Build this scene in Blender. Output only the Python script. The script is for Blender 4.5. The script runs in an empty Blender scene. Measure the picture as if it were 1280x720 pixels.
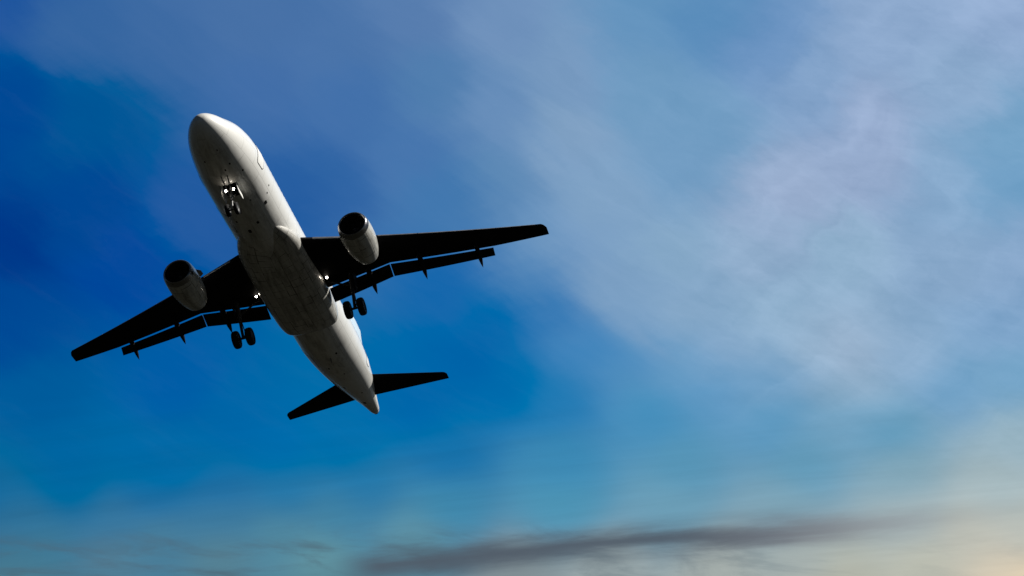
import bpy, bmesh, math, random
from mathutils import Vector, Matrix
R = math.radians
scene = bpy.context.scene
col = scene.collection

# ------------------------------------------------------------------ camera
PITCH = R(25)
CAM = Vector((0, 0, 1.7))
cam_d = bpy.data.cameras.new('camera')
cam = bpy.data.objects.new('camera', cam_d)
col.objects.link(cam)
cam.location = CAM
cam.rotation_euler = (R(90) + PITCH, 0, 0)
cam_d.sensor_width = 36
cam_d.lens = 64.4
cam_d.clip_start = 0.5
cam_d.clip_end = 60000
scene.camera = cam

# pose of the airplane (local axes: x aft, y starboard, z up; origin on the fuselage axis at the nose)
CR, CF, CU = Vector((1, 0, 0)), Vector((0, math.cos(PITCH), math.sin(PITCH))), Vector((0, -math.sin(PITCH), math.cos(PITCH)))
RC = ((0.2206, -0.9624, -0.1584), (0.5537, 0.2573, -0.7920), (0.8030, 0.0870, 0.5896))
TC = (-14.3276, -0.4438, 121.338)
def c2w(x, y, z): return CR * x - CU * y + CF * z
AX, AY, AZ = (c2w(*[RC[i][k] for i in range(3)]).normalized() for k in range(3))
AZ = AX.cross(AY).normalized(); AY = AZ.cross(AX).normalized()
MID = Vector((18, 0, 0))
ORIGIN = CAM + c2w(*TC) - AX * 18
PLANE = Matrix(((AX.x, AY.x, AZ.x, ORIGIN.x), (AX.y, AY.y, AZ.y, ORIGIN.y), (AX.z, AY.z, AZ.z, ORIGIN.z), (0, 0, 0, 1)))

# ------------------------------------------------------------------ sun
SUN = (-AY * 0.78 + AZ * 0.60 + AX * 0.04).normalized()      # towards the sun
SUN_EL = math.asin(SUN.z); SUN_AZ = math.atan2(SUN.x, SUN.y)
sd = bpy.data.lights.new('sun', 'SUN')
sd.energy = 5.0; sd.angle = R(0.5); sd.color = (1.0, 0.955, 0.88)
so = bpy.data.objects.new('sun', sd); col.objects.link(so)
so.location = (80, 0, 120)
so.rotation_euler = (-SUN).to_track_quat('-Z', 'Y').to_euler()

# ------------------------------------------------------------------ node helper
class NT:
    def __init__(s, tree): s.t = tree; s.n = tree.nodes; s.l = tree.links
    def put(s, inp, v):
        if v is None: return
        if isinstance(v, bpy.types.NodeSocket): s.l.new(v, inp)
        else: inp.default_value = v
    def math(s, op, a, b=None, c=None, clamp=False):
        n = s.n.new('ShaderNodeMath'); n.operation = op; n.use_clamp = clamp
        for i, v in enumerate((a, b, c)): s.put(n.inputs[i], v)
        return n.outputs[0]
    def vec(s, op, a, b=None, scale=None):
        n = s.n.new('ShaderNodeVectorMath'); n.operation = op
        s.put(n.inputs[0], a); s.put(n.inputs[1], b)
        if scale is not None: s.put(n.inputs['Scale'], scale)
        return n.outputs['Value'] if op in ('DISTANCE', 'LENGTH', 'DOT_PRODUCT') else n.outputs[0]
    def xyz(s, x, y, z):
        n = s.n.new('ShaderNodeCombineXYZ')
        for i, v in enumerate((x, y, z)): s.put(n.inputs[i], v)
        return n.outputs[0]
    def sep(s, v):
        n = s.n.new('ShaderNodeSeparateXYZ'); s.put(n.inputs[0], v); return n.outputs
    def mix(s, f, a, b, mode='MIX'):
        n = s.n.new('ShaderNodeMix'); n.data_type = 'RGBA'; n.blend_type = mode
        s.put(n.inputs[0], f)
        for i, v in ((6, a), (7, b)):
            s.put(n.inputs[i], v if not isinstance(v, tuple) else (*v[:3], 1))
        return n.outputs[2]
    def noise(s, v, scale, detail=4, rough=.55, out=0, dist=0):
        n = s.n.new('ShaderNodeTexNoise'); s.put(n.inputs['Vector'], v)
        n.inputs['Scale'].default_value = scale; n.inputs['Detail'].default_value = detail
        n.inputs['Roughness'].default_value = rough; n.inputs['Distortion'].default_value = dist
        return n.outputs[out]
    def smooth(s, v, a, b, lo=0.0, hi=1.0):
        n = s.n.new('ShaderNodeMapRange'); n.interpolation_type = 'SMOOTHSTEP'
        s.put(n.inputs[0], v)
        for i, q in enumerate((a, b, lo, hi)): n.inputs[i + 1].default_value = q
        return n.outputs[0]

def lin(c): return tuple((v / 255 / 12.92) if v / 255 <= .04045 else ((v / 255 + .055) / 1.055) ** 2.4 for v in c)

# ------------------------------------------------------------------ sky
world = bpy.data.worlds.new('World'); scene.world = world; world.use_nodes = True
w = NT(world.node_tree); w.n.clear()
out = w.n.new('ShaderNodeOutputWorld'); bg = w.n.new('ShaderNodeBackground')
w.l.new(bg.outputs[0], out.inputs[0]); bg.inputs[1].default_value = 0.0841
tc = w.n.new('ShaderNodeTexCoord')
sky = w.n.new('ShaderNodeTexSky'); sky.sky_type = 'NISHITA'; sky.sun_disc = False
sky.sun_elevation = SUN_EL; sky.sun_rotation = SUN_AZ
sky.air_density = 1.0; sky.dust_density = 0.6; sky.ozone_density = 3.0
nish = sky.outputs[0]
# direction on the celestial sphere, turned so that the two angles are measured from a bearing 25 degrees up
vr = w.n.new('ShaderNodeVectorRotate'); vr.rotation_type = 'X_AXIS'; vr.inputs['Angle'].default_value = -PITCH
w.l.new(tc.outputs['Generated'], vr.inputs['Vector'])
dx, dy, dz = w.sep(w.vec('NORMALIZE', vr.outputs[0]))
S = 22.9
U = w.math('MULTIPLY', w.math('ARCTAN2', dx, dy), S)
V = w.math('MULTIPLY', w.math('ARCSINE', dz), S)
P0 = w.xyz(U, V, 0.0)
def turned(v, ang, sx, sy):
    n = w.n.new('ShaderNodeMapping'); w.put(n.inputs[0], v)
    n.inputs['Rotation'].default_value = (0, 0, ang); n.inputs['Scale'].default_value = (sx, sy, 1)
    n.vector_type = 'TEXTURE'; return n.outputs[0]
# wind-drawn distortion of the cloud field
wn = w.noise(turned(P0, R(-36), 3.6, .9), 1.1, 8, .58, out=1)
wn2 = w.noise(turned(P0, R(20), 2.6, .6), 2.6, 6, .62, out=1)
warp = w.vec('ADD', w.vec('SCALE', w.vec('SUBTRACT', wn, (.5, .5, .5)), scale=1.15), w.vec('SCALE', w.vec('SUBTRACT', wn2, (.5, .5, .5)), scale=.22))
wx, wy, _ = w.sep(warp)
calm = w.smooth(V, -2.6, .6, 0.08, 1.0)
P = w.vec('ADD', P0, w.xyz(w.math('MULTIPLY', wx, calm), w.math('MULTIPLY', wy, calm), 0.0))
PS = w.vec('MULTIPLY', P, (1, 1.2, 1))
SKYPTS = [
 (15,150,0,72,148),(15,300,0,57,137),(10,420,0,74,150),(20,10,34,86,158),(110,50,56,103,161),(120,170,0,86,150),(120,270,0,72,148),
 (210,40,64,108,164),(320,30,70,112,166),(430,60,76,117,170),(530,30,86,124,174),(330,110,66,110,168),(440,140,66,112,170),(540,110,80,126,175),
 (160,340,0,72,155),(250,270,34,90,160),(420,210,50,102,165),(370,240,36,92,160),(520,200,72,118,174),(620,20,112,146,188),(610,130,104,142,186),
 (620,230,94,138,182),(560,250,62,118,174),(700,80,120,154,192),(720,170,130,162,196),(800,40,100,148,190),(880,40,92,142,188),(960,60,108,148,194),
 (800,130,112,156,194),(880,170,112,156,194),(1010,100,130,162,200),(1100,60,140,168,204),(1240,30,146,172,208),(1180,120,140,170,204),
 (1090,170,150,171,205),(1060,220,152,173,206),(980,250,156,176,208),(1255,180,118,164,200),(1250,240,112,160,198),(1180,240,136,170,204),
 (760,250,130,164,198),(840,210,116,158,196),(720,310,124,159,196),(690,310,112,152,192),(745,355,128,162,196),(700,385,34,116,180),(800,400,130,164,198),(790,440,74,140,190),(900,440,138,170,202),(890,480,92,152,196),(1000,440,150,178,204),(1060,520,112,162,194),(840,310,138,172,202),(940,310,148,176,206),(1040,320,146,178,206),(1180,320,140,171,204),(1260,330,138,169,204),
 (680,340,62,124,180),(640,400,0,99,169),(560,350,20,102,172),(590,440,0,98,168),(760,370,128,162,196),(850,400,140,172,202),(960,400,146,178,206),(1060,440,156,180,206),
 (1140,430,140,172,203),(1240,400,130,167,204),(740,430,56,130,188),(850,460,98,154,196),(960,470,116,162,200),(1060,485,146,176,202),(1180,470,110,160,198),(1260,470,112,162,198),
 (700,500,30,122,180),(820,520,66,142,188),(960,530,88,150,190),(1100,530,90,152,186),(1260,540,150,178,192),
 (60,500,0,92,156),(220,480,0,92,166),(520,500,0,101,169),(640,480,2,106,172),(350,560,0,106,172),(100,570,6,100,162),(220,580,8,104,166),(560,570,18,112,170),
 (700,580,58,136,180),(850,580,84,148,182),(1000,580,94,153,184),(1120,590,128,166,184),(1240,600,164,184,190),
 (180,562,0,104,166),(0,602,14,104,156),(190,608,16,106,162),(360,610,30,116,166),(100,605,8,102,160),(280,605,16,107,164),(300,530,0,101,167),(430,560,4,107,169),(450,605,34,118,168),(40,640,42,110,152),(150,640,54,116,155),(280,640,60,122,158),(420,640,66,130,162),(60,672,64,122,150),(200,672,74,126,152),(350,668,82,136,158),
 (560,630,60,135,172),(700,630,76,148,180),(840,630,108,158,182),(980,630,126,164,182),(1130,640,164,180,184),(1260,650,184,190,184),
 (40,690,64,116,140),(40,720,84,128,142),(150,690,84,128,150),(280,690,88,130,146),(400,690,98,144,154),(520,672,96,148,166),(650,715,136,150,154),(760,715,160,172,172),(900,705,166,174,170),(1000,690,166,176,174),(1050,720,182,184,170),(1150,700,190,192,178),(1230,700,216,203,180),(1280,715,232,211,178),(1200,670,190,192,182),
 (640,790,120,125,130),(100,790,80,100,115),(1200,790,190,176,150),(640,1000,50,56,64),(0,1000,50,56,64),(1280,1000,50,56,64),(-500,900,50,56,64),(1800,900,50,56,64),(-120,300,0,62,145),(-120,100,10,70,150),(1400,200,140,168,205),(1400,500,140,172,196),(300,-100,80,118,174),(900,-100,110,150,195),
]
acc = None; wacc = None
for (px, py, r, g, b) in SKYPTS:
    p = ((px - 640) / 100, (360 - py) / 100 * 1.2, 0)
    d = w.vec('DISTANCE', PS, p)
    wt = w.math('POWER', w.math('MULTIPLY_ADD', d, d, .28), -2.5)
    cv = w.vec('SCALE', tuple(v - (.016 if k == 0 and r < 12 else 0) for k, v in enumerate(lin((r, g, b)))), scale=wt)
    acc = cv if acc is None else w.vec('ADD', acc, cv)
    wacc = wt if wacc is None else w.math('ADD', wacc, wt)
field = w.vec('MAXIMUM', w.vec('SCALE', acc, scale=w.math('DIVIDE', 10.0, wacc)), (0, 0, 0))
# fine cirrus grain inside the veil
veil = w.smooth(w.sep(field)[0], .5, 3.2)
veil = w.math('MULTIPLY', w.math('MULTIPLY_ADD', veil, .85, .15), w.smooth(V, -3.0, -1.0))
f1 = w.noise(turned(P, R(-38), 3.4, .75), 1.0, 9, .55, dist=.5)          # long fibres
f2 = w.noise(turned(P, R(-24), 4.0, .40), 1.7, 9, .58, dist=.4)
f3 = w.noise(turned(P, R(42), 3.0, .65), 1.2, 8, .56, dist=.5)              # fibres crossing them
f4 = w.noise(turned(P0, R(-8), 3.0, .5), 2.4, 9, .64, dist=.3)
east = w.smooth(U, .6, 3.4)
fib = w.math('ADD', w.math('MULTIPLY', w.math('SUBTRACT', f1, .5), .30), w.math('MULTIPLY', w.math('SUBTRACT', f2, .5), .10))
fib = w.math('ADD', fib, w.math('MULTIPLY', w.math('SUBTRACT', f3, .5), w.math('MULTIPLY', east, .30)))
fib = w.math('ADD', fib, w.math('MULTIPLY', w.math('SUBTRACT', f4, .5), w.math('MULTIPLY', east, .16)))
f5 = w.noise(turned(P, R(-30), 3.2, .6), 4.5, 10, .66, dist=.4)          # the finest feathering
fib = w.math('ADD', fib, w.math('MULTIPLY', w.math('SUBTRACT', f5, .5), .08))
amt = w.math('MULTIPLY', w.math('MULTIPLY', fib, veil), 10.0)
field = w.vec('MAXIMUM', w.vec('ADD', field, w.vec('SCALE', (.50, .56, .66), scale=amt)), (0, 0, 0))
# thin level wisps low in the sky
lv = w.noise(turned(P0, R(7), 5.0, .34), 1.3, 8, .62, dist=.3)
field = w.vec('SCALE', field, scale=w.math('ADD', 1.0, w.math('MULTIPLY', w.math('SUBTRACT', lv, .5), w.smooth(V, -.6, -2.6, 0, .34))))
# low grey cloud streaks near the horizon
st = w.noise(turned(P0, R(5), 3.4, .42), 1.5, 8, .6, dist=.3)
stw = w.math('MULTIPLY', w.math('SUBTRACT', st, .5), .42)
cx = w.math('ADD', U, 2.1)                                       # 0 at the streak's western end
line = w.math('MULTIPLY_ADD', cx, .083, -3.44)
dist = w.math('SUBTRACT', w.math('ADD', V, stw), line)
above = w.math('MAXIMUM', dist, 0.0); below = w.math('MINIMUM', dist, 0.0)
thick_dn = w.math('MAXIMUM', w.math('MULTIPLY_ADD', cx, -.022, .26), .09)
q = w.math('ADD', w.math('POWER', w.math('DIVIDE', above, .13), 2.0), w.math('POWER', w.math('DIVIDE', below, thick_dn), 2.0))
band = w.math('EXPONENT', w.math('MULTIPLY', q, -.7))
ends = w.math('MULTIPLY', w.smooth(cx, -.25, .5), w.smooth(cx, 5.0, 8.4, 1, 0))
band = w.math('MULTIPLY', w.math('MULTIPLY', band, ends), .92)
greycol = w.mix(w.smooth(cx, 3.8, 7.6), tuple(10 * v for v in lin((80, 90, 102))), tuple(10 * v for v in lin((136, 134, 140))))
lowm = w.smooth(V, -2.75, -3.3, 0, 1)
bits = w.math('MULTIPLY', w.math('MULTIPLY', w.smooth(w.noise(turned(P0, R(-6), 2.6, .55), 1.9, 7, .6, dist=.5), .42, .72), lowm), w.smooth(U, 5.2, 0.0, .14, .66))
field = w.mix(bits, field, tuple(10 * v for v in lin((78, 98, 112))))
field = w.mix(band, field, greycol)
# the cloud field lies round this bearing; the rest of the dome is clear sky
ang = w.math('ARCCOSINE', dy)
clear = w.smooth(ang, R(24), R(62), 0.0, 1.0)
sat = w.n.new('ShaderNodeHueSaturation'); sat.inputs['Saturation'].default_value = 1.15; w.put(sat.inputs['Color'], nish)
w.put(bg.inputs[0], w.mix(clear, field, w.vec('SCALE', sat.outputs[0], scale=.12)))

scene.view_settings.view_transform = 'Standard'; scene.view_settings.look = 'None'
scene.view_settings.exposure = 0.25; scene.view_settings.gamma = 1
scene.render.engine = 'CYCLES'

# ------------------------------------------------------------------ materials
def mat(name):
    m = bpy.data.materials.new(name); m.use_nodes = True
    t = NT(m.node_tree); return m, t, t.n['Principled BSDF']
def simple(name, c, rough=.5, metal=0.0, spec=.4, vary=.15, scale=3.0):
    m, t, b = mat(name)
    o = t.n.new('ShaderNodeTexCoord').outputs['Object']
    nz = t.noise(o, scale, 5, .6)
    t.put(b.inputs['Base Color'], t.mix(nz, tuple(v * (1 - vary) for v in c), tuple(min(1, v * (1 + vary)) for v in c)))
    t.put(b.inputs['Roughness'], t.smooth(nz, .2, .8, max(.02, rough - .08), min(1, rough + .08)))
    b.inputs['Metallic'].default_value = metal; b.inputs['Specular IOR Level'].default_value = spec
    return m

def skin_material(name, base, dirt_shade_amt=1.0, windows=False, panel=(2.13, 1.05), seam=.45, mw=.013):
    """white painted skin: panel seams, odd panels of another tint, stains drawn aft by the airflow that also paint in underside shade"""
    m, t, b = mat(name)
    tcn = t.n.new('ShaderNodeTexCoord'); uv = tcn.outputs['UV']; o = tcn.outputs['Object']
    br = t.n.new('ShaderNodeTexBrick'); t.put(br.inputs['Vector'], uv)
    br.offset = .37; br.squash = .72; br.squash_frequency = 3
    br.inputs['Scale'].default_value = 1; br.inputs['Brick Width'].default_value = panel[0]; br.inputs['Row Height'].default_value = panel[1]
    br.inputs['Mortar Size'].default_value = mw; br.inputs['Mortar Smooth'].default_value = .2
    br.inputs['Color1'].default_value = (1, 1, 1, 1); br.inputs['Color2'].default_value = (.94, .94, .93, 1); br.inputs['Mortar'].default_value = (.66, .66, .64, 1)
    sm = t.n.new('ShaderNodeMapping'); t.put(sm.inputs[0], o); sm.inputs['Scale'].default_value = (.35, 1.6, 1.6)
    streak = t.noise(sm.outputs[0], 1.7, 8, .68)
    sm2 = t.n.new('ShaderNodeMapping'); t.put(sm2.inputs[0], o); sm2.inputs['Scale'].default_value = (.7, 1.7, 1.7)
    blot = t.noise(sm2.outputs[0], 2.1, 7, .7, dist=.4)
    c = t.mix(1.0, base, br.outputs['Color'], 'MULTIPLY')
    low = t.smooth(t.sep(o)[2], -.9, -1.8)                         # belly grime, laid on heavier to paint in the underside's shade
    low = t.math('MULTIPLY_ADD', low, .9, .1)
    d1 = t.math('MULTIPLY', t.smooth(streak, .34, .80), .52 * dirt_shade_amt)
    d2 = t.math('MULTIPLY', t.smooth(blot, .58, .72), .8 * (dirt_shade_amt - .75))
    d3 = t.math('MULTIPLY', t.math('MULTIPLY', br.outputs['Fac'], t.smooth(t.noise(o, .9, 3, .5), .46, .58)), seam)
    d2 = t.math('MAXIMUM', d2, d3)
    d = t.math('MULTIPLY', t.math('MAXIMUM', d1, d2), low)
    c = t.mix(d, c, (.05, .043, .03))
    if windows:
        x, y, z = t.sep(o)
        fx = t.math('ABSOLUTE', t.math('SUBTRACT', t.math('FRACT', t.math('DIVIDE', x, .533)), .5))
        e = t.math('ADD', t.math('POWER', t.math('DIVIDE', fx, .22), 4.0), t.math('POWER', t.math('DIVIDE', t.math('SUBTRACT', z, .52), .17), 4.0))
        win = t.math('LESS_THAN', e, 1.0)
        win = t.math('MULTIPLY', win, t.math('MULTIPLY', t.math('GREATER_THAN', x, 6.6), t.math('LESS_THAN', x, 29.0)))
        win = t.math('MULTIPLY', win, t.math('GREATER_THAN', t.math('ABSOLUTE', y), 1.0))
        c = t.mix(win, c, (.02, .022, .025))
    t.put(b.inputs['Base Color'], c)
    t.put(b.inputs['Roughness'], t.smooth(streak, .3, .8, .36, .6))
    b.inputs['Specular IOR Level'].default_value = .4; b.inputs['Coat Weight'].default_value = .9; b.inputs['Coat Roughness'].default_value = .12
    bp = t.n.new('ShaderNodeBump'); bp.inputs['Strength'].default_value = .25; bp.inputs['Distance'].default_value = .01
    t.put(bp.inputs['Height'], t.math('ADD', br.outputs['Fac'], t.math('MULTIPLY', blot, .35))); bp.invert = True
    t.put(b.inputs['Normal'], bp.outputs[0])
    return m

M_SKIN = skin_material('white_fuselage_paint', (.88, .88, .85), 1.15, True)
M_BELLY = skin_material('grimy_shaded_belly_paint', (.68, .67, .63), 1.45, False, (.95, .62), .95, .024)  # grimy fairing paint, base colour also darkened to deepen the shade underneath
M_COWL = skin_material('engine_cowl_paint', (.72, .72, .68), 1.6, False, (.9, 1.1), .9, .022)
M_FIN = simple('pale_blue_tail_paint', (.50, .62, .72), .4, 0, .4, .06)
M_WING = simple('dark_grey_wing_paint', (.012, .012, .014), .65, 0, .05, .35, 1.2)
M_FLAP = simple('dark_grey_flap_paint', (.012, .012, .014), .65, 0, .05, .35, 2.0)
M_SLAT = simple('bare_slat_metal', (.26, .26, .27), .42, .7, .4, .1, 2.0)
M_LIP = simple('polished_intake_lip', (.30, .30, .31), .26, 1.0, .5, .1)
M_DARK = simple('black_seal_rubber', (.012, .012, .012), .7, 0, .2, .2)
M_DUCT = simple('dark_intake_duct', (.03, .03, .03), .6, 0, .2, .2)
M_BLADE = simple('titanium_fan_blades', (.10, .10, .11), .45, .8, .4, .15)
M_NOZ = simple('heat_stained_nozzle', (.09, .085, .08), .5, .7, .4, .3, 5)
M_TYRE = simple('tyre_rubber', (.014, .014, .015), .8, 0, .15, .3, 8)
M_RIM = simple('wheel_rim_metal', (.12, .12, .12), .5, .6, .4, .2, 8)
M_GEAR = simple('grey_gear_paint', (.05, .05, .052), .55, .1, .2, .2, 6)
M_STRUT = simple('pale_gear_paint', (.16, .16, .16), .4, .2, .4, .15, 6)
M_CHROME = simple('chrome_oleo', (.55, .55, .55), .2, 1, .5, .05)
M_BAY = simple('dark_gear_bay', (.01, .01, .01), .8, 0, .1, .2)
def lamp_mat(name, strength):
    m, t, b = mat(name)
    b.inputs['Base Color'].default_value = (.8, .8, .78, 1)
    b.inputs['Emission Color'].default_value = (1.0, .90, .76, 1); b.inputs['Emission Strength'].default_value = strength
    return m
M_LAMP = lamp_mat('lit_landing_lamp', 26.0)
m, t, b = mat('low_bounce_ground')  # unseen ground, kept near black so little light bounces onto the belly
o = t.n.new('ShaderNodeTexCoord').outputs['Object']
t.put(b.inputs['Base Color'], t.mix(t.smooth(t.noise(o, .02, 8, .65), .35, .65), (.005, .0048, .003), (.008, .0077, .0045)))
b.inputs['Roughness'].default_value = .95; b.inputs['Specular IOR Level'].default_value = .1
M_GROUND = m

# ------------------------------------------------------------------ mesh helpers
def link(name, bm, m, parent=None, smooth=True, sharp=38):
    bmesh.ops.recalc_face_normals(bm, faces=bm.faces[:])
    me = bpy.data.meshes.new(name); bm.to_mesh(me); bm.free()
    for mm in (m if isinstance(m, (list, tuple)) else [m]): me.materials.append(mm)
    if smooth:
        for p in me.polygons: p.use_smooth = True
        try: me.set_sharp_from_angle(angle=R(sharp))
        except Exception: pass
    ob = bpy.data.objects.new(name, me); col.objects.link(ob)
    if parent is not None: ob.parent = parent
    return ob

def loft(bm, rings, cap0=True, cap1=True, uvf=None, mi=0):
    """closed rings of equal vertex count, skinned together; uvf(ring index, point index) -> (u, v)"""
    uvl = bm.loops.layers.uv.verify()
    vs = [[bm.verts.new(p) for p in r] for r in rings]
    n = len(rings[0])
    for i in range(len(vs) - 1):
        for j in range(n):
            k = (j + 1) % n
            f = bm.faces.new((vs[i][j], vs[i][k], vs[i + 1][k], vs[i + 1][j])); f.material_index = mi
            if uvf:
                for lp, (a, c) in zip(f.loops, ((i, j), (i, j + 1), (i + 1, j + 1), (i + 1, j))): lp[uvl].uv = uvf(a, c)
    if cap0: f = bm.faces.new(vs[0][::-1]); f.material_index = mi
    if cap1: f = bm.faces.new(vs[-1]); f.material_index = mi
    return vs

def revolve(bm, prof, centre, n=48, mi=0, cap0=False, cap1=False, axis=Vector((1, 0, 0)), uv=True):
    axis = Vector(axis).normalized(); a = Vector((0, 0, -1)) if abs(axis.z) < .9 else Vector((0, 1, 0))
    a = (a - axis * a.dot(axis)).normalized(); b = axis.cross(a)
    rings = []
    for (x, r) in prof:
        rings.append([Vector(centre) + axis * x + (a * math.cos(2 * math.pi * j / n) + b * math.sin(2 * math.pi * j / n)) * r for j in range(n)])
    return loft(bm, rings, cap0, cap1, (lambda i, j: (prof[i][0], 2 * math.pi * j / n)) if uv else None, mi)

def tube(bm, a, b, r0, r1=None, n=14, mi=0):
    a, b = Vector(a), Vector(b); d = b - a
    revolve(bm, [(0, r0), (d.length, r1 if r1 else r0)], a, n, mi, True, True, d)

def box(bm, c, sx, sy, sz, rot=None, mi=0, bev=.0):
    g = bmesh.ops.create_cube(bm, size=1)
    M = Matrix.Translation(Vector(c)) @ (rot.to_4x4() if rot else Matrix()) @ Matrix.Diagonal((sx, sy, sz, 1))
    bmesh.ops.transform(bm, matrix=M, verts=g['verts'])
    fs = {f for v in g['verts'] for f in v.link_faces}
    for f in fs: f.material_index = mi
    if bev:
        es = {e for v in g['verts'] for e in v.link_edges}
        bmesh.ops.bevel(bm, geom=list(es), offset=bev, segments=2, affect='EDGES')

def interp(tab, x):
    """Catmull-Rom through a table of (x, v0, v1, ...)"""
    if x <= tab[0][0]: return tab[0][1:]
    for i in range(len(tab) - 1):
        if x <= tab[i + 1][0]:
            p1, p2 = tab[i], tab[i + 1]; p0 = tab[i - 1] if i else p1; p3 = tab[i + 2] if i + 2 < len(tab) else p2
            h = p2[0] - p1[0]; u = (x - p1[0]) / h; res = []
            for k in range(1, len(p1)):
                s = (p2[k] - p1[k]) / h
                m1 = (p2[k] - p0[k]) / (p2[0] - p0[0]) if p2[0] != p0[0] else s
                m2 = (p3[k] - p1[k]) / (p3[0] - p1[0]) if p3[0] != p1[0] else s
                if i == 0: m1 = 1.5 * s - .5 * m2
                res.append((2*u**3 - 3*u*u + 1)*p1[k] + (u**3 - 2*u*u + u)*h*m1 + (-2*u**3 + 3*u*u)*p2[k] + (u**3 - u*u)*h*m2)
            return tuple(res)
    return tab[-1][1:]

# ------------------------------------------------------------------ ground
bm = bmesh.new()
bmesh.ops.create_circle(bm, cap_ends=True, segments=96, radius=25000)
g = link('ground', bm, M_GROUND, None, False); g['kind'] = 'structure'

# ------------------------------------------------------------------ airplane
root = bpy.data.objects.new('airplane', None); col.objects.link(root)
root.empty_display_size = 3
root.matrix_world = PLANE
root['label'] = 'white twin engine airliner with dark wings, landing gear down and lights on, flying overhead'
root['category'] = 'airplane'

# fuselage: x, half width, top, bottom
FUS = [(0.0, .02, -.56, -.60), (.06, .26, -.36, -.82), (.2, .46, -.16, -1.02), (.5, .74, .10, -1.27), (1.0, 1.04, .40, -1.52), (1.6, 1.29, .70, -1.70), (2.3, 1.50, 1.14, -1.84),
       (3.1, 1.68, 1.58, -1.95), (4.1, 1.84, 1.90, -2.02), (5.2, 1.94, 2.04, -2.06), (6.4, 1.975, 2.07, -2.07), (9, 1.975, 2.07, -2.07), (15, 1.975, 2.07, -2.07), (20, 1.975, 2.07, -2.07),
       (23.2, 1.975, 2.07, -2.07), (25, 1.955, 2.07, -1.98), (27, 1.86, 2.07, -1.66), (29, 1.69, 2.06, -1.20), (31, 1.44, 2.03, -.66), (33, 1.12, 1.96, -.10), (35, .74, 1.84, .50), (36.4, .49, 1.72, .86), (37.1, .37, 1.65, 1.01), (37.4, .28, 1.57, 1.09), (37.5, .20, 1.5, 1.16)]
def fus(x, phi, off=0.0):
    """point on the skin; phi from straight down, positive to starboard"""
    hw, zt, zb = interp(FUS, x)
    zc, hh = (zt + zb) / 2, (zt - zb) / 2
    return Vector((x, (hw + off) * math.sin(phi), zc - (hh + off) * math.cos(phi)))
NS = 96
xs = sorted(set([r[0] for r in FUS] + [.02, .12, .3, .75] + [i * .5 for i in range(1, 75)]))
bm = bmesh.new()
loft(bm, [[fus(x, 2 * math.pi * j / NS) for j in range(NS)] for x in xs], True, True, lambda i, j: (xs[i], 2 * math.pi * j / NS * 2))
fuselage = link('fuselage', bm, M_SKIN, root)

def skin_patch(name, x0, x1, p0, p1, m, off, corner=.0, nx=10, npj=14, parent=None):
    """curved panel lying on the fuselage skin with rounded corners and a small real thickness"""
    bm = bmesh.new(); pts = []
    hx, hp = (x1 - x0) / 2, (p1 - p0) / 2; rr = 1.95
    def pos(a, c, o): return fus((x0 + x1) / 2 + a, (p0 + p1) / 2 + c / rr, o)
    A, B = hx, hp * rr
    grid = []
    for i in range(nx + 1):
        a = -A + 2 * A * i / nx; lim = B
        if corner and A - abs(a) < corner:
            e = corner - (A - abs(a)); lim = B - corner + math.sqrt(max(0, corner**2 - e**2))
        grid.append([(a, -lim + 2 * lim * j / npj) for j in range(npj + 1)])
    top = [[bm.verts.new(pos(a, c, off)) for (a, c) in r] for r in grid]
    bot = [[bm.verts.new(pos(a, c, -.01)) for (a, c) in r] for r in grid]
    for i in range(nx):
        for j in range(npj):
            bm.faces.new((top[i][j], top[i + 1][j], top[i + 1][j + 1], top[i][j + 1]))
    rim = [(i, 0) for i in range(nx + 1)] + [(nx, j) for j in range(1, npj + 1)] + [(i, npj) for i in range(nx - 1, -1, -1)] + [(0, j) for j in range(npj - 1, 0, -1)]
    for k in range(len(rim)):
        (i, j), (i2, j2) = rim[k], rim[(k + 1) % len(rim)]
        try: bm.faces.new((top[i][j], top[i2][j2], bot[i2][j2], bot[i][j]))
        except ValueError: pass
    return link(name, bm, m, parent or fuselage)

M_DOOR = simple('white_door_paint', (.78, .78, .75), .42, 0, .35, .04)
for s in (-1, 1):
    for (xa, xb, pa, pb) in ((4.95, 5.82, 72, 122), (29.1, 29.9, 74, 124)):
        lo, hi = sorted((s * R(pa), s * R(pb)))
        skin_patch('door_seal', xa - .045, xb + .045, lo - R(1.6), hi + R(1.6), M_DARK, .006, .16)
        skin_patch('door', xa, xb, lo, hi, M_DOOR, .014, .14)
for (xa, xb) in ((7.9, 9.7), (24.6, 26.3)):                          # cargo doors, starboard
    skin_patch('door_seal', xa - .025, xb + .025, R(36), R(74), M_DARK, .005, .1)
    skin_patch('cargo_door', xa, xb, R(36.7), R(73.3), M_SKIN, .011, .09)
# intakes, drains and ports let into the belly
for (x, ph, sx, sp) in ((3.2, -22, .10, 2.2), (3.5, -8, .12, 2.0), (4.25, -36, .10, 2.4), (2.6, 26, .1, 2), (7.3, -54, .09, 1.8), (7.75, -42, .20, 4.2), (7.1, -66, .09, 1.8), (6.7, -20, .09, 1.6),
                        (8.8, -12, .16, 3.0), (9.4, 9, .22, 4.0), (8.4, 24, .12, 2.2), (24.4, -18, .16, 2.6), (26.2, 14, .14, 2.6), (27.6, -8, .12, 2.0), (30.4, 20, .22, 3.4), (32.2, -14, .12, 3.0), (34.6, 8, .28, 9.0), (1.9, -14, .08, 1.8)):
    sx *= .72; sp *= .72
    skin_patch('vent', x - sx, x + sx, R(ph - sp), R(ph + sp), M_DARK, .004, min(sx, R(sp) * 1.95) * .6)
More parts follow.
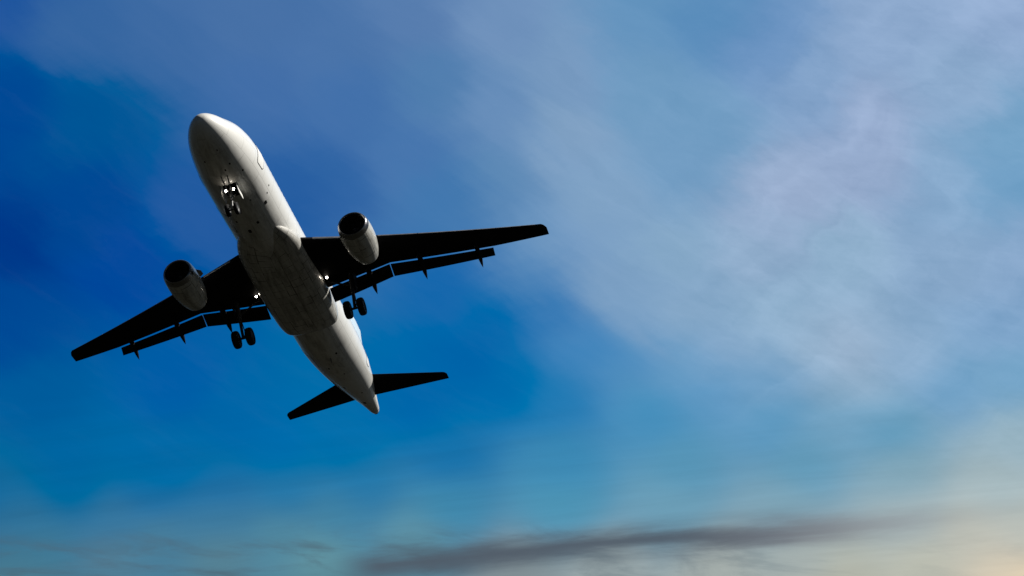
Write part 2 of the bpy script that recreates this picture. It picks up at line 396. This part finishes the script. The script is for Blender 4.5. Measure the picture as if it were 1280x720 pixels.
# blade antennas and drain masts on the keel
def blade(x, ph, h, c, m=M_DOOR):
    bm = bmesh.new(); a = fus(x, R(ph), -.02); n = (fus(x, R(ph), 1) - fus(x, R(ph), 0)).normalized()
    sd = Vector((1, 0, 0)).cross(n)
    rings = []
    for (k, cc, sh) in ((0, c, 0), (.6, c * .75, .22 * c), (1, c * .45, .5 * c)):
        cen = a + n * (h * k) + Vector((sh, 0, 0)); th = .028 * (1 - .4 * k)
        rings.append([cen + Vector((cc * u, 0, 0)) + sd * th * v for (u, v) in ((0, 0), (.25, 1), (.7, .7), (1, 0), (.7, -.7), (.25, -1))])
    loft(bm, rings); link('antenna', bm, m, fuselage)
for x, ph in ((7.0, 4), (24.6, -3)): blade(x, ph, .26, .34, M_GEAR)
bm = bmesh.new()
for x in (37.48,):
    c = (fus(x, 0) + fus(x, math.pi)) / 2
    revolve(bm, [(-.2, .19), (.10, .19), (.10, .14), (-.1, .12)], c, 24)
link('exhaust_pipe', bm, M_NOZ, fuselage)

# belly fairing: x, half width, bottom, top of the side walls
FAIR = [(8.6, .8, -1.78, -1.6), (9.6, 1.2, -1.91, -1.5), (10.6, 1.55, -2.0, -1.38), (11.4, 1.82, -2.07, -1.25), (12.2, 2.03, -2.15, -1.1), (13.2, 2.12, -2.27, -1.02), (14.3, 2.16, -2.38, -.96), (15.6, 2.18, -2.48, -.90), (17, 2.20, -2.52, -.85), (18.6, 2.18, -2.52, -.9),
        (19.6, 2.12, -2.48, -1.05), (20.3, 2.04, -2.40, -1.2), (20.8, 1.92, -2.28, -1.35), (21.05, 1.76, -2.16, -1.5), (21.15, 1.45, -1.98, -1.6)]
def fair_ring(x, n=72):
    hw, zb, zt = interp(FAIR, x); pts = []
    fade = max(0.0, 1 - (x - 8.6) / 5.5)
    for j in range(n):
        a = 2 * math.pi * j / n; e = 2 / 2.7
        cy, cz = math.sin(a), math.cos(a)
        y = hw * math.copysign(abs(cy) ** e, cy); zz = math.copysign(abs(cz) ** e, cz)
        pts.append(Vector((x + 1.9 * fade * max(0, 1 - abs(y) / 1.75) ** 1.2, y, zt - (zt - zb) * zz if zz > 0 else zt - .25 * zz)))
    return pts
xf = [8.6, 8.9, 9.2, 9.6, 9.9, 10.25, 10.6, 11.0, 11.4, 11.8, 12.2, 12.7, 13.2, 14, 15, 16, 17, 18, 18.6, 19.1, 19.6, 20, 20.3, 20.6, 20.8, 20.95, 21.05, 21.11, 21.15]
bm = bmesh.new()
loft(bm, [fair_ring(x) for x in xf], True, True, lambda i, j: (xf[i], j / 72 * 12))
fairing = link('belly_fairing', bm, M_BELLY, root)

# airfoil in chord units
def airfoil(tc_, n=18, x0=0.0, x1=1.0, blunt=.004):
    up, lo = [], []
    for i in range(n + 1):
        b = i / n; x = x0 + (x1 - x0) * (1 - math.cos(math.pi * b)) / 2 if x1 >= .999 else x0 + (x1 - x0) * (1 - math.cos(math.pi / 2 * b))
        t = 5 * tc_ * (.2969 * math.sqrt(x) - .126 * x - .3516 * x * x + .2843 * x**3 - .1015 * x**4) + blunt * x
        cz = .018 * (1 - (2 * x - 1)**2)
        up.append((x, cz + t)); lo.append((x, cz - t))
    return up, lo
def wz(y): return -1.36 + .089 * y + .0030 * max(0, y - 2)**2
def lerp(a, b, t): return a + (b - a) * t
def wing_le(y):
    if y <= 16.4: return 11.335 + .5162 * y
    t = min(1, (y - 16.4) / .47); return 19.80 + .16 * t + .55 * t**3
def wing_te(y):                                                       # where the fixed wing ends
    if y <= 6.55: return lerp(18.05, 17.70, y / 6.55)
    if y < 13.16: return lerp(17.70, 20.08, (y - 6.55) / 6.6)
    return lerp(20.12, 21.25, (y - 13.16) / 3.71)
def wing_clean(y):                                                    # nominal trailing edge of the section
    if y <= 6.55: return lerp(18.75, 18.55, y / 6.55)
    if y < 13.16: return lerp(18.55, 20.48, (y - 6.55) / 6.6)
    return wing_te(y)
def thick(y): return lerp(.145, .105, min(1, y / 8))
def wing_section(y, s, x0=0.0, x1=None, n=18, grow=0.0, lo1=None):
    le, te, cl = wing_le(y), wing_te(y), wing_clean(y); c = cl - le
    end = min(1.0, (te - le) / c) if x1 is None else x1
    up, lo = airfoil(thick(y), n, x0, end)
    if lo1 is not None: lo = airfoil(thick(y), n, x0, lo1)[1]
    tip = 1.0 if y < 16.4 else max(.12, math.sqrt(max(0, 1 - ((y - 16.4) / .48)**2)))
    ring = [(x, z * tip) for x, z in up[::-1]] + [(x, z * tip) for x, z in lo[1:]]
    out = []
    for x, z in ring:
        out.append(Vector((le + c * x - grow * (1 - x), s * y, wz(y) + c * z + (grow if z > 0 else -grow) * .5)))
    return out

def obj_wing(s):
    bm = bmesh.new()
    ys = [0, 1, 2.1, 3, 4, 5, 6, 6.55, 7.3, 8.2, 9.5, 11, 12.2, 13.15, 13.17, 14, 15, 16, 16.4, 16.55, 16.7, 16.8, 16.86]
    loft(bm, [wing_section(y, s) for y in ys])
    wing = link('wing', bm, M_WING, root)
    for (a, b_) in ((2.75, 4.95), (6.55, 8.9), (8.95, 11.3), (11.35, 13.7), (13.75, 16.2)):
        bm = bmesh.new(); k = 5
        loft(bm, [wing_section(lerp(a, b_, i / k), s, 0, .09, 10, .007, .006) for i in range(k + 1)])
        link('slat', bm, M_SLAT, wing)
    # flaps lowered aft of the wing: inner panel, then outer panel
    def flap(y0, le0, te0, y1, le1, te1):
        bm = bmesh.new(); rings = []; k = 6
        for i in range(k + 1):
            t = i / k; y = lerp(y0, y1, t); a = Vector((lerp(le0, le1, t), s * y, wz(y) - .10)); e = Vector((lerp(te0, te1, t), s * y, wz(y) - .54))
            ch = e - a; up_ = Vector((-ch.z, 0, ch.x)).normalized() if ch.x > 0 else Vector((0, 0, 1)); up_ = Vector((ch.z * -1, 0, ch.x)).normalized()
            u, l = airfoil(.15, 10); c = ch.length
            rings.append([a + ch * x + up_ * (z * c) for x, z in u[::-1] + l[1:]])
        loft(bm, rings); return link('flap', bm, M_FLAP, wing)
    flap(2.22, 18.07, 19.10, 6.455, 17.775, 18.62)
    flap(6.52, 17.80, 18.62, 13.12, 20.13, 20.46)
    # canoe fairings over the flap tracks, their tails drooping with the flaps
    for (y, xt, ln, wd) in ((5.05, 19.40, 2.5, .19), (8.45, 19.78, 2.5, .175), (12.12, 20.78, 2.1, .155)):
        bm = bmesh.new(); z0 = wz(y); rings = []
        for k, (u, hw, dep) in enumerate(((0, .02, .02), (.1, .55, .45), (.25, .9, .8), (.45, 1, 1), (.62, 1, 1.05), (.78, .8, .95), (.9, .45, .6), (1, .03, .05))):
            x = xt - ln + ln * u; droop = 0 if u < .5 else (u - .5)**1.3 * 1.45
            zc = z0 - .16 - .10 * min(1, u * 2) - droop
            rings.append([Vector((x, s * (y) + hw * wd * math.cos(a), zc + dep * .23 * math.sin(a))) for a in [2 * math.pi * j / 14 for j in range(14)]])
        loft(bm, rings); link('flap_track_fairing', bm, M_FLAP, wing)
    # landing light hung under the wing root
    bm = bmesh.new(); c = Vector((16.62, s * 2.42, wz(2.4) - .30)); d = Vector((-.80, 0, -.59)).normalized()
    revolve(bm, [(-.02, .10), (.06, .095), (.16, .05)], c - d * .16, 20, 0, True, True, -d)
    tube(bm, c - d * .16, c + Vector((.15, 0, .35)), .035)
    hs = link('lamp_housing', bm, M_GEAR, wing)
    bm = bmesh.new()
    revolve(bm, [(0, .070), (.025, .06), (.04, .03), (.044, .005)], c - d * .139, 20, 0, True, True, d)
    link('landing_light', bm, M_LAMP, wing)
    return wing
for s in (-1, 1): obj_wing(s)

# engines
def obj_engine(s):
    c = Vector((0, s * 5.75, -2.2))
    bm = bmesh.new()
    prof = [(11.40, 1.0), (11.7, 1.035), (12.2, 1.06), (12.8, 1.055), (13.3, 1.01), (13.8, .93), (14.2, .83), (14.55, .72), (14.55, .66), (14.3, .68), (13.8, .72)]
    revolve(bm, prof, c, 64)
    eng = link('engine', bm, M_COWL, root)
    bm = bmesh.new()
    lip = [(11.402, 1.003), (11.30, .982), (11.2, .952), (11.13, .92), (11.09, .885), (11.07, .85), (11.09, .815), (11.16, .785), (11.3, .765)]
    revolve(bm, lip, c, 64); link('intake_lip', bm, M_LIP, eng)
    bm = bmesh.new()
    revolve(bm, [(11.3, .766), (11.7, .775), (12.05, .80), (12.05, .3)], c, 64); link('intake_duct', bm, M_DUCT, eng)
    bm = bmesh.new()
    revolve(bm, [(11.62, .01), (11.68, .08), (11.8, .17), (11.95, .235), (12.0, .24)], c, 32, 0, True, True)
    nb = 22
    for k in range(nb):
        a0 = 2 * math.pi * k / nb; prev = None
        for (r, tw, ch) in ((.22, .25, .10), (.5, .75, .14), (.79, 1.05, .16)):
            cur = []
            for u in (-1, 1):
                x = 11.95 + u * ch * .5 * math.cos(tw); aa = a0 + u * ch * .55 * math.sin(tw) / r
                cur.append(bm.verts.new(c + Vector((x, r * math.sin(aa), -r * math.cos(aa)))))
            if prev: bm.faces.new((prev[0], prev[1], cur[1], cur[0]))
            prev = cur
    link('fan', bm, M_BLADE, eng)
    bm = bmesh.new()
    revolve(bm, [(14.1, .62), (14.6, .60), (14.8, .56), (14.8, .53), (14.2, .54)], c, 48)
    revolve(bm, [(14.2, .34), (14.8, .22), (15.1, .04)], c, 32, 0, True, True)
    link('exhaust_nozzle', bm, M_NOZ, eng)
    # strake on the inboard shoulder
    bm = bmesh.new(); a = R(118); inn = -s
    rd = Vector((0, inn * math.sin(a), -math.cos(a))); tn = Vector((1, 0, 0)).cross(rd)
    pts = [(11.95, 1.03), (12.35, 1.30), (12.75, 1.32), (12.85, 1.03)]
    loft(bm, [[c + Vector((x, 0, 0)) + rd * r + tn * e for x, r in pts] for e in (-.012, .012)], True, True)
    link('strake', bm, M_COWL, eng, False)
    # pylon
    bm = bmesh.new(); rings = []
    for (x, zb, zt, hw) in ((12.1, -1.30, -1.17, .03), (12.6, -1.35, -.98, .13), (13.4, -1.5, -.82, .19), (14.3, -1.7, -.68, .21), (15.2, -1.75, -.75, .19), (16.2, -1.45, -.8, .14), (17.0, -1.15, -.8, .04)):
        rings.append([Vector((x, s * 5.75 + y, z)) for (y, z) in ((-hw, zb), (hw, zb), (hw, lerp(zb, zt, .5)), (hw * .8, zt), (-hw * .8, zt), (-hw, lerp(zb, zt, .5)))])
    loft(bm, rings); link('pylon', bm, M_WING, root)
for s in (-1, 1): obj_engine(s)

# tailplane and fin
def surface(name, secs, m, tcv=.10):
    """secs: (leading edge, trailing edge, normal)"""
    bm = bmesh.new(); rings = []; u, l = airfoil(tcv, 14)
    for le, te, nrm, k in secs:
        le, te, nrm = Vector(le), Vector(te), Vector(nrm); ch = te - le; c = ch.length
        rings.append([le + ch * x + nrm * ((z - .018 * (1 - (2 * x - 1)**2)) * c * k) for x, z in u[::-1] + l[1:]])
    loft(bm, rings); return link(name, bm, m, root)
for s in (-1, 1):
    def hz(y): return .75 + .105 * y
    def L(y): return 31.22 + .586 * y
    def T(y): return 34.38 + .222 * y
    secs = [((L(y), s * y, hz(y)), (T(y), s * y, hz(y)), (0, 0, 1), 1) for y in (.2, 1.5, 3, 4.5, 5.95)]
    secs += [((L(6.1) + .05, s * 6.1, hz(6.1)), (T(6.1), s * 6.1, hz(6.1)), (0, 0, 1), .8), ((L(6.2) + .22, s * 6.2, hz(6.2)), (T(6.2), s * 6.2, hz(6.2)), (0, 0, 1), .35)]
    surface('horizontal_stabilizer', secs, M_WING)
surface('vertical_stabilizer', [((26.2, 0, 1.9), (35.6, 0, 1.6), (0, 1, 0), .35), ((28.3, 0, 2.45), (35.65, 0, 2.4), (0, 1, 0), .8), ((29.3, 0, 3.2), (35.75, 0, 3.2), (0, 1, 0), 1), ((32.9, 0, 7.3), (35.8, 0, 7.3), (0, 1, 0), 1),
        ((33.3, 0, 7.65), (35.85, 0, 7.65), (0, 1, 0), .7), ((33.8, 0, 7.78), (35.85, 0, 7.78), (0, 1, 0), .2)], M_FIN)

# landing gear
def wheel(parent, c, rad, wid):
    bm = bmesh.new(); h = wid / 2
    revolve(bm, [(-h * .8, rad * .60), (-h, rad * .72), (-h * .96, rad * .86), (-h * .75, rad * .95), (-h * .4, rad * .99), (0, rad), (h * .4, rad * .99), (h * .75, rad * .95), (h * .96, rad * .86), (h, rad * .72), (h * .8, rad * .60)], c, 40, 0, False, False, Vector((0, 1, 0)))
    revolve(bm, [(-h * .75, rad * .61), (-h * .6, rad * .5), (-h * .35, rad * .3), (-h * .6, rad * .16), (-h * .6, .01)], c, 32, 1, False, True, Vector((0, 1, 0)))
    revolve(bm, [(h * .75, rad * .61), (h * .6, rad * .5), (h * .35, rad * .3), (h * .6, rad * .16), (h * .6, .01)], c, 32, 1, False, True, Vector((0, 1, 0)))
    link('wheel', bm, [M_TYRE, M_RIM], parent)

for s in (-1, 1):
    y = 3.80; ax = Vector((17.62, s * y, -3.72))
    bm = bmesh.new()
    top = Vector((17.15, s * (y + .12), wz(y) + .1))
    tube(bm, top, lerp(top, ax, .55), .16, .15); tube(bm, lerp(top, ax, .5), ax + Vector((0, 0, -.02)), .10, .10)
    tube(bm, ax + Vector((0, -.42, 0)), ax + Vector((0, .42, 0)), .085)
    for k in (-.16, .16): tube(bm, lerp(top, ax, .56) + Vector((.12, k * .4, 0)), ax + Vector((.32, k * .5, .62)), .035); tube(bm, ax + Vector((.32, k * .5, .62)), ax + Vector((.06, k * .4, .08)), .035)
    tube(bm, lerp(top, ax, .3) + Vector((-.18, 0, 0)), ax + Vector((-.1, 0, .1)), .018)
    gear = link('main_gear', bm, M_GEAR, root)
    for k in (-1, 1): wheel(gear, ax + Vector((0, k * .46, 0)), .60, .43)
    bm = bmesh.new(); tube(bm, lerp(top, ax, .42), Vector((17.05, s * 2.3, -1.45)), .06); link('side_brace', bm, M_GEAR, gear)
    bm = bmesh.new(); ins = [Vector((16.75, 0, -.02)), Vector((17.75, 0, -.02)), Vector((17.72, 0, -.9)), Vector((17.55, 0, -1.25)), Vector((17.25, 0, -1.25)), Vector((16.95, 0, -.8))]
    loft(bm, [[Vector((p.x, s * (y + .36 - .1 * p.z * -.6) + e, wz(y) - .15 + p.z)) for p in ins] for e in (-.02, .02)])
    link('gear_door', bm, M_WING, gear, False)

axn = Vector((5.05, 0, -3.72)); topn = Vector((5.2, 0, -1.85))
bm = bmesh.new()
tube(bm, topn, lerp(topn, axn, .62), .10, .095); tube(bm, lerp(topn, axn, .6), axn, .062)
tube(bm, axn + Vector((0, -.24, 0)), axn + Vector((0, .24, 0)), .055)
tube(bm, lerp(topn, axn, .42) + Vector((0, -.27, 0)), lerp(topn, axn, .42) + Vector((0, .27, 0)), .04)
for k in (-.07, .07): tube(bm, lerp(topn, axn, .62) + Vector((.08, k, 0)), axn + Vector((.27, k, .42)), .026); tube(bm, axn + Vector((.27, k, .42)), axn + Vector((.04, k, .06)), .026)
ng = link('nose_gear', bm, M_STRUT, root)
for k in (-1, 1): wheel(ng, axn + Vector((0, k * .27, 0)), .385, .22)
bm = bmesh.new()
for k in (-.12, .12): tube(bm, lerp(topn, axn, .5) + Vector((0, k * .5, 0)), Vector((3.95, k * 1.6, -1.98)), .035)
link('drag_brace', bm, M_STRUT, ng)
for k in (-1, 1):
    bm = bmesh.new(); c = Vector((4.86, k * .24, -2.36)); d = Vector((-.82, 0, -.57)).normalized()
    revolve(bm, [(-.02, .098), (.05, .093), (.13, .05)], c, 20, 0, True, True, -d)
    tube(bm, c - d * .1, lerp(topn, axn, .22), .03)
    link('lamp_housing', bm, M_GEAR, ng)
    bm = bmesh.new(); revolve(bm, [(0, .066), (.025, .055), (.04, .03), (.044, .005)], c + d * .021, 20, 0, True, True, d)
    link('landing_light', bm, M_LAMP, ng)
    bm = bmesh.new()
    loft(bm, [[Vector((x, k * (.44 + (z + 2.0) * -.16) + e, z)) for (x, z) in ((4.75, -1.98), (5.75, -2.0), (5.72, -2.55), (5.55, -2.66), (4.95, -2.66), (4.78, -2.5))] for e in (-.014, .014)])
    link('gear_door', bm, M_DOOR, ng, False)
skin_patch('wheel_bay', 4.72, 5.85, R(-12.3), R(12.3), M_BAY, .003, .05, parent=fuselage)
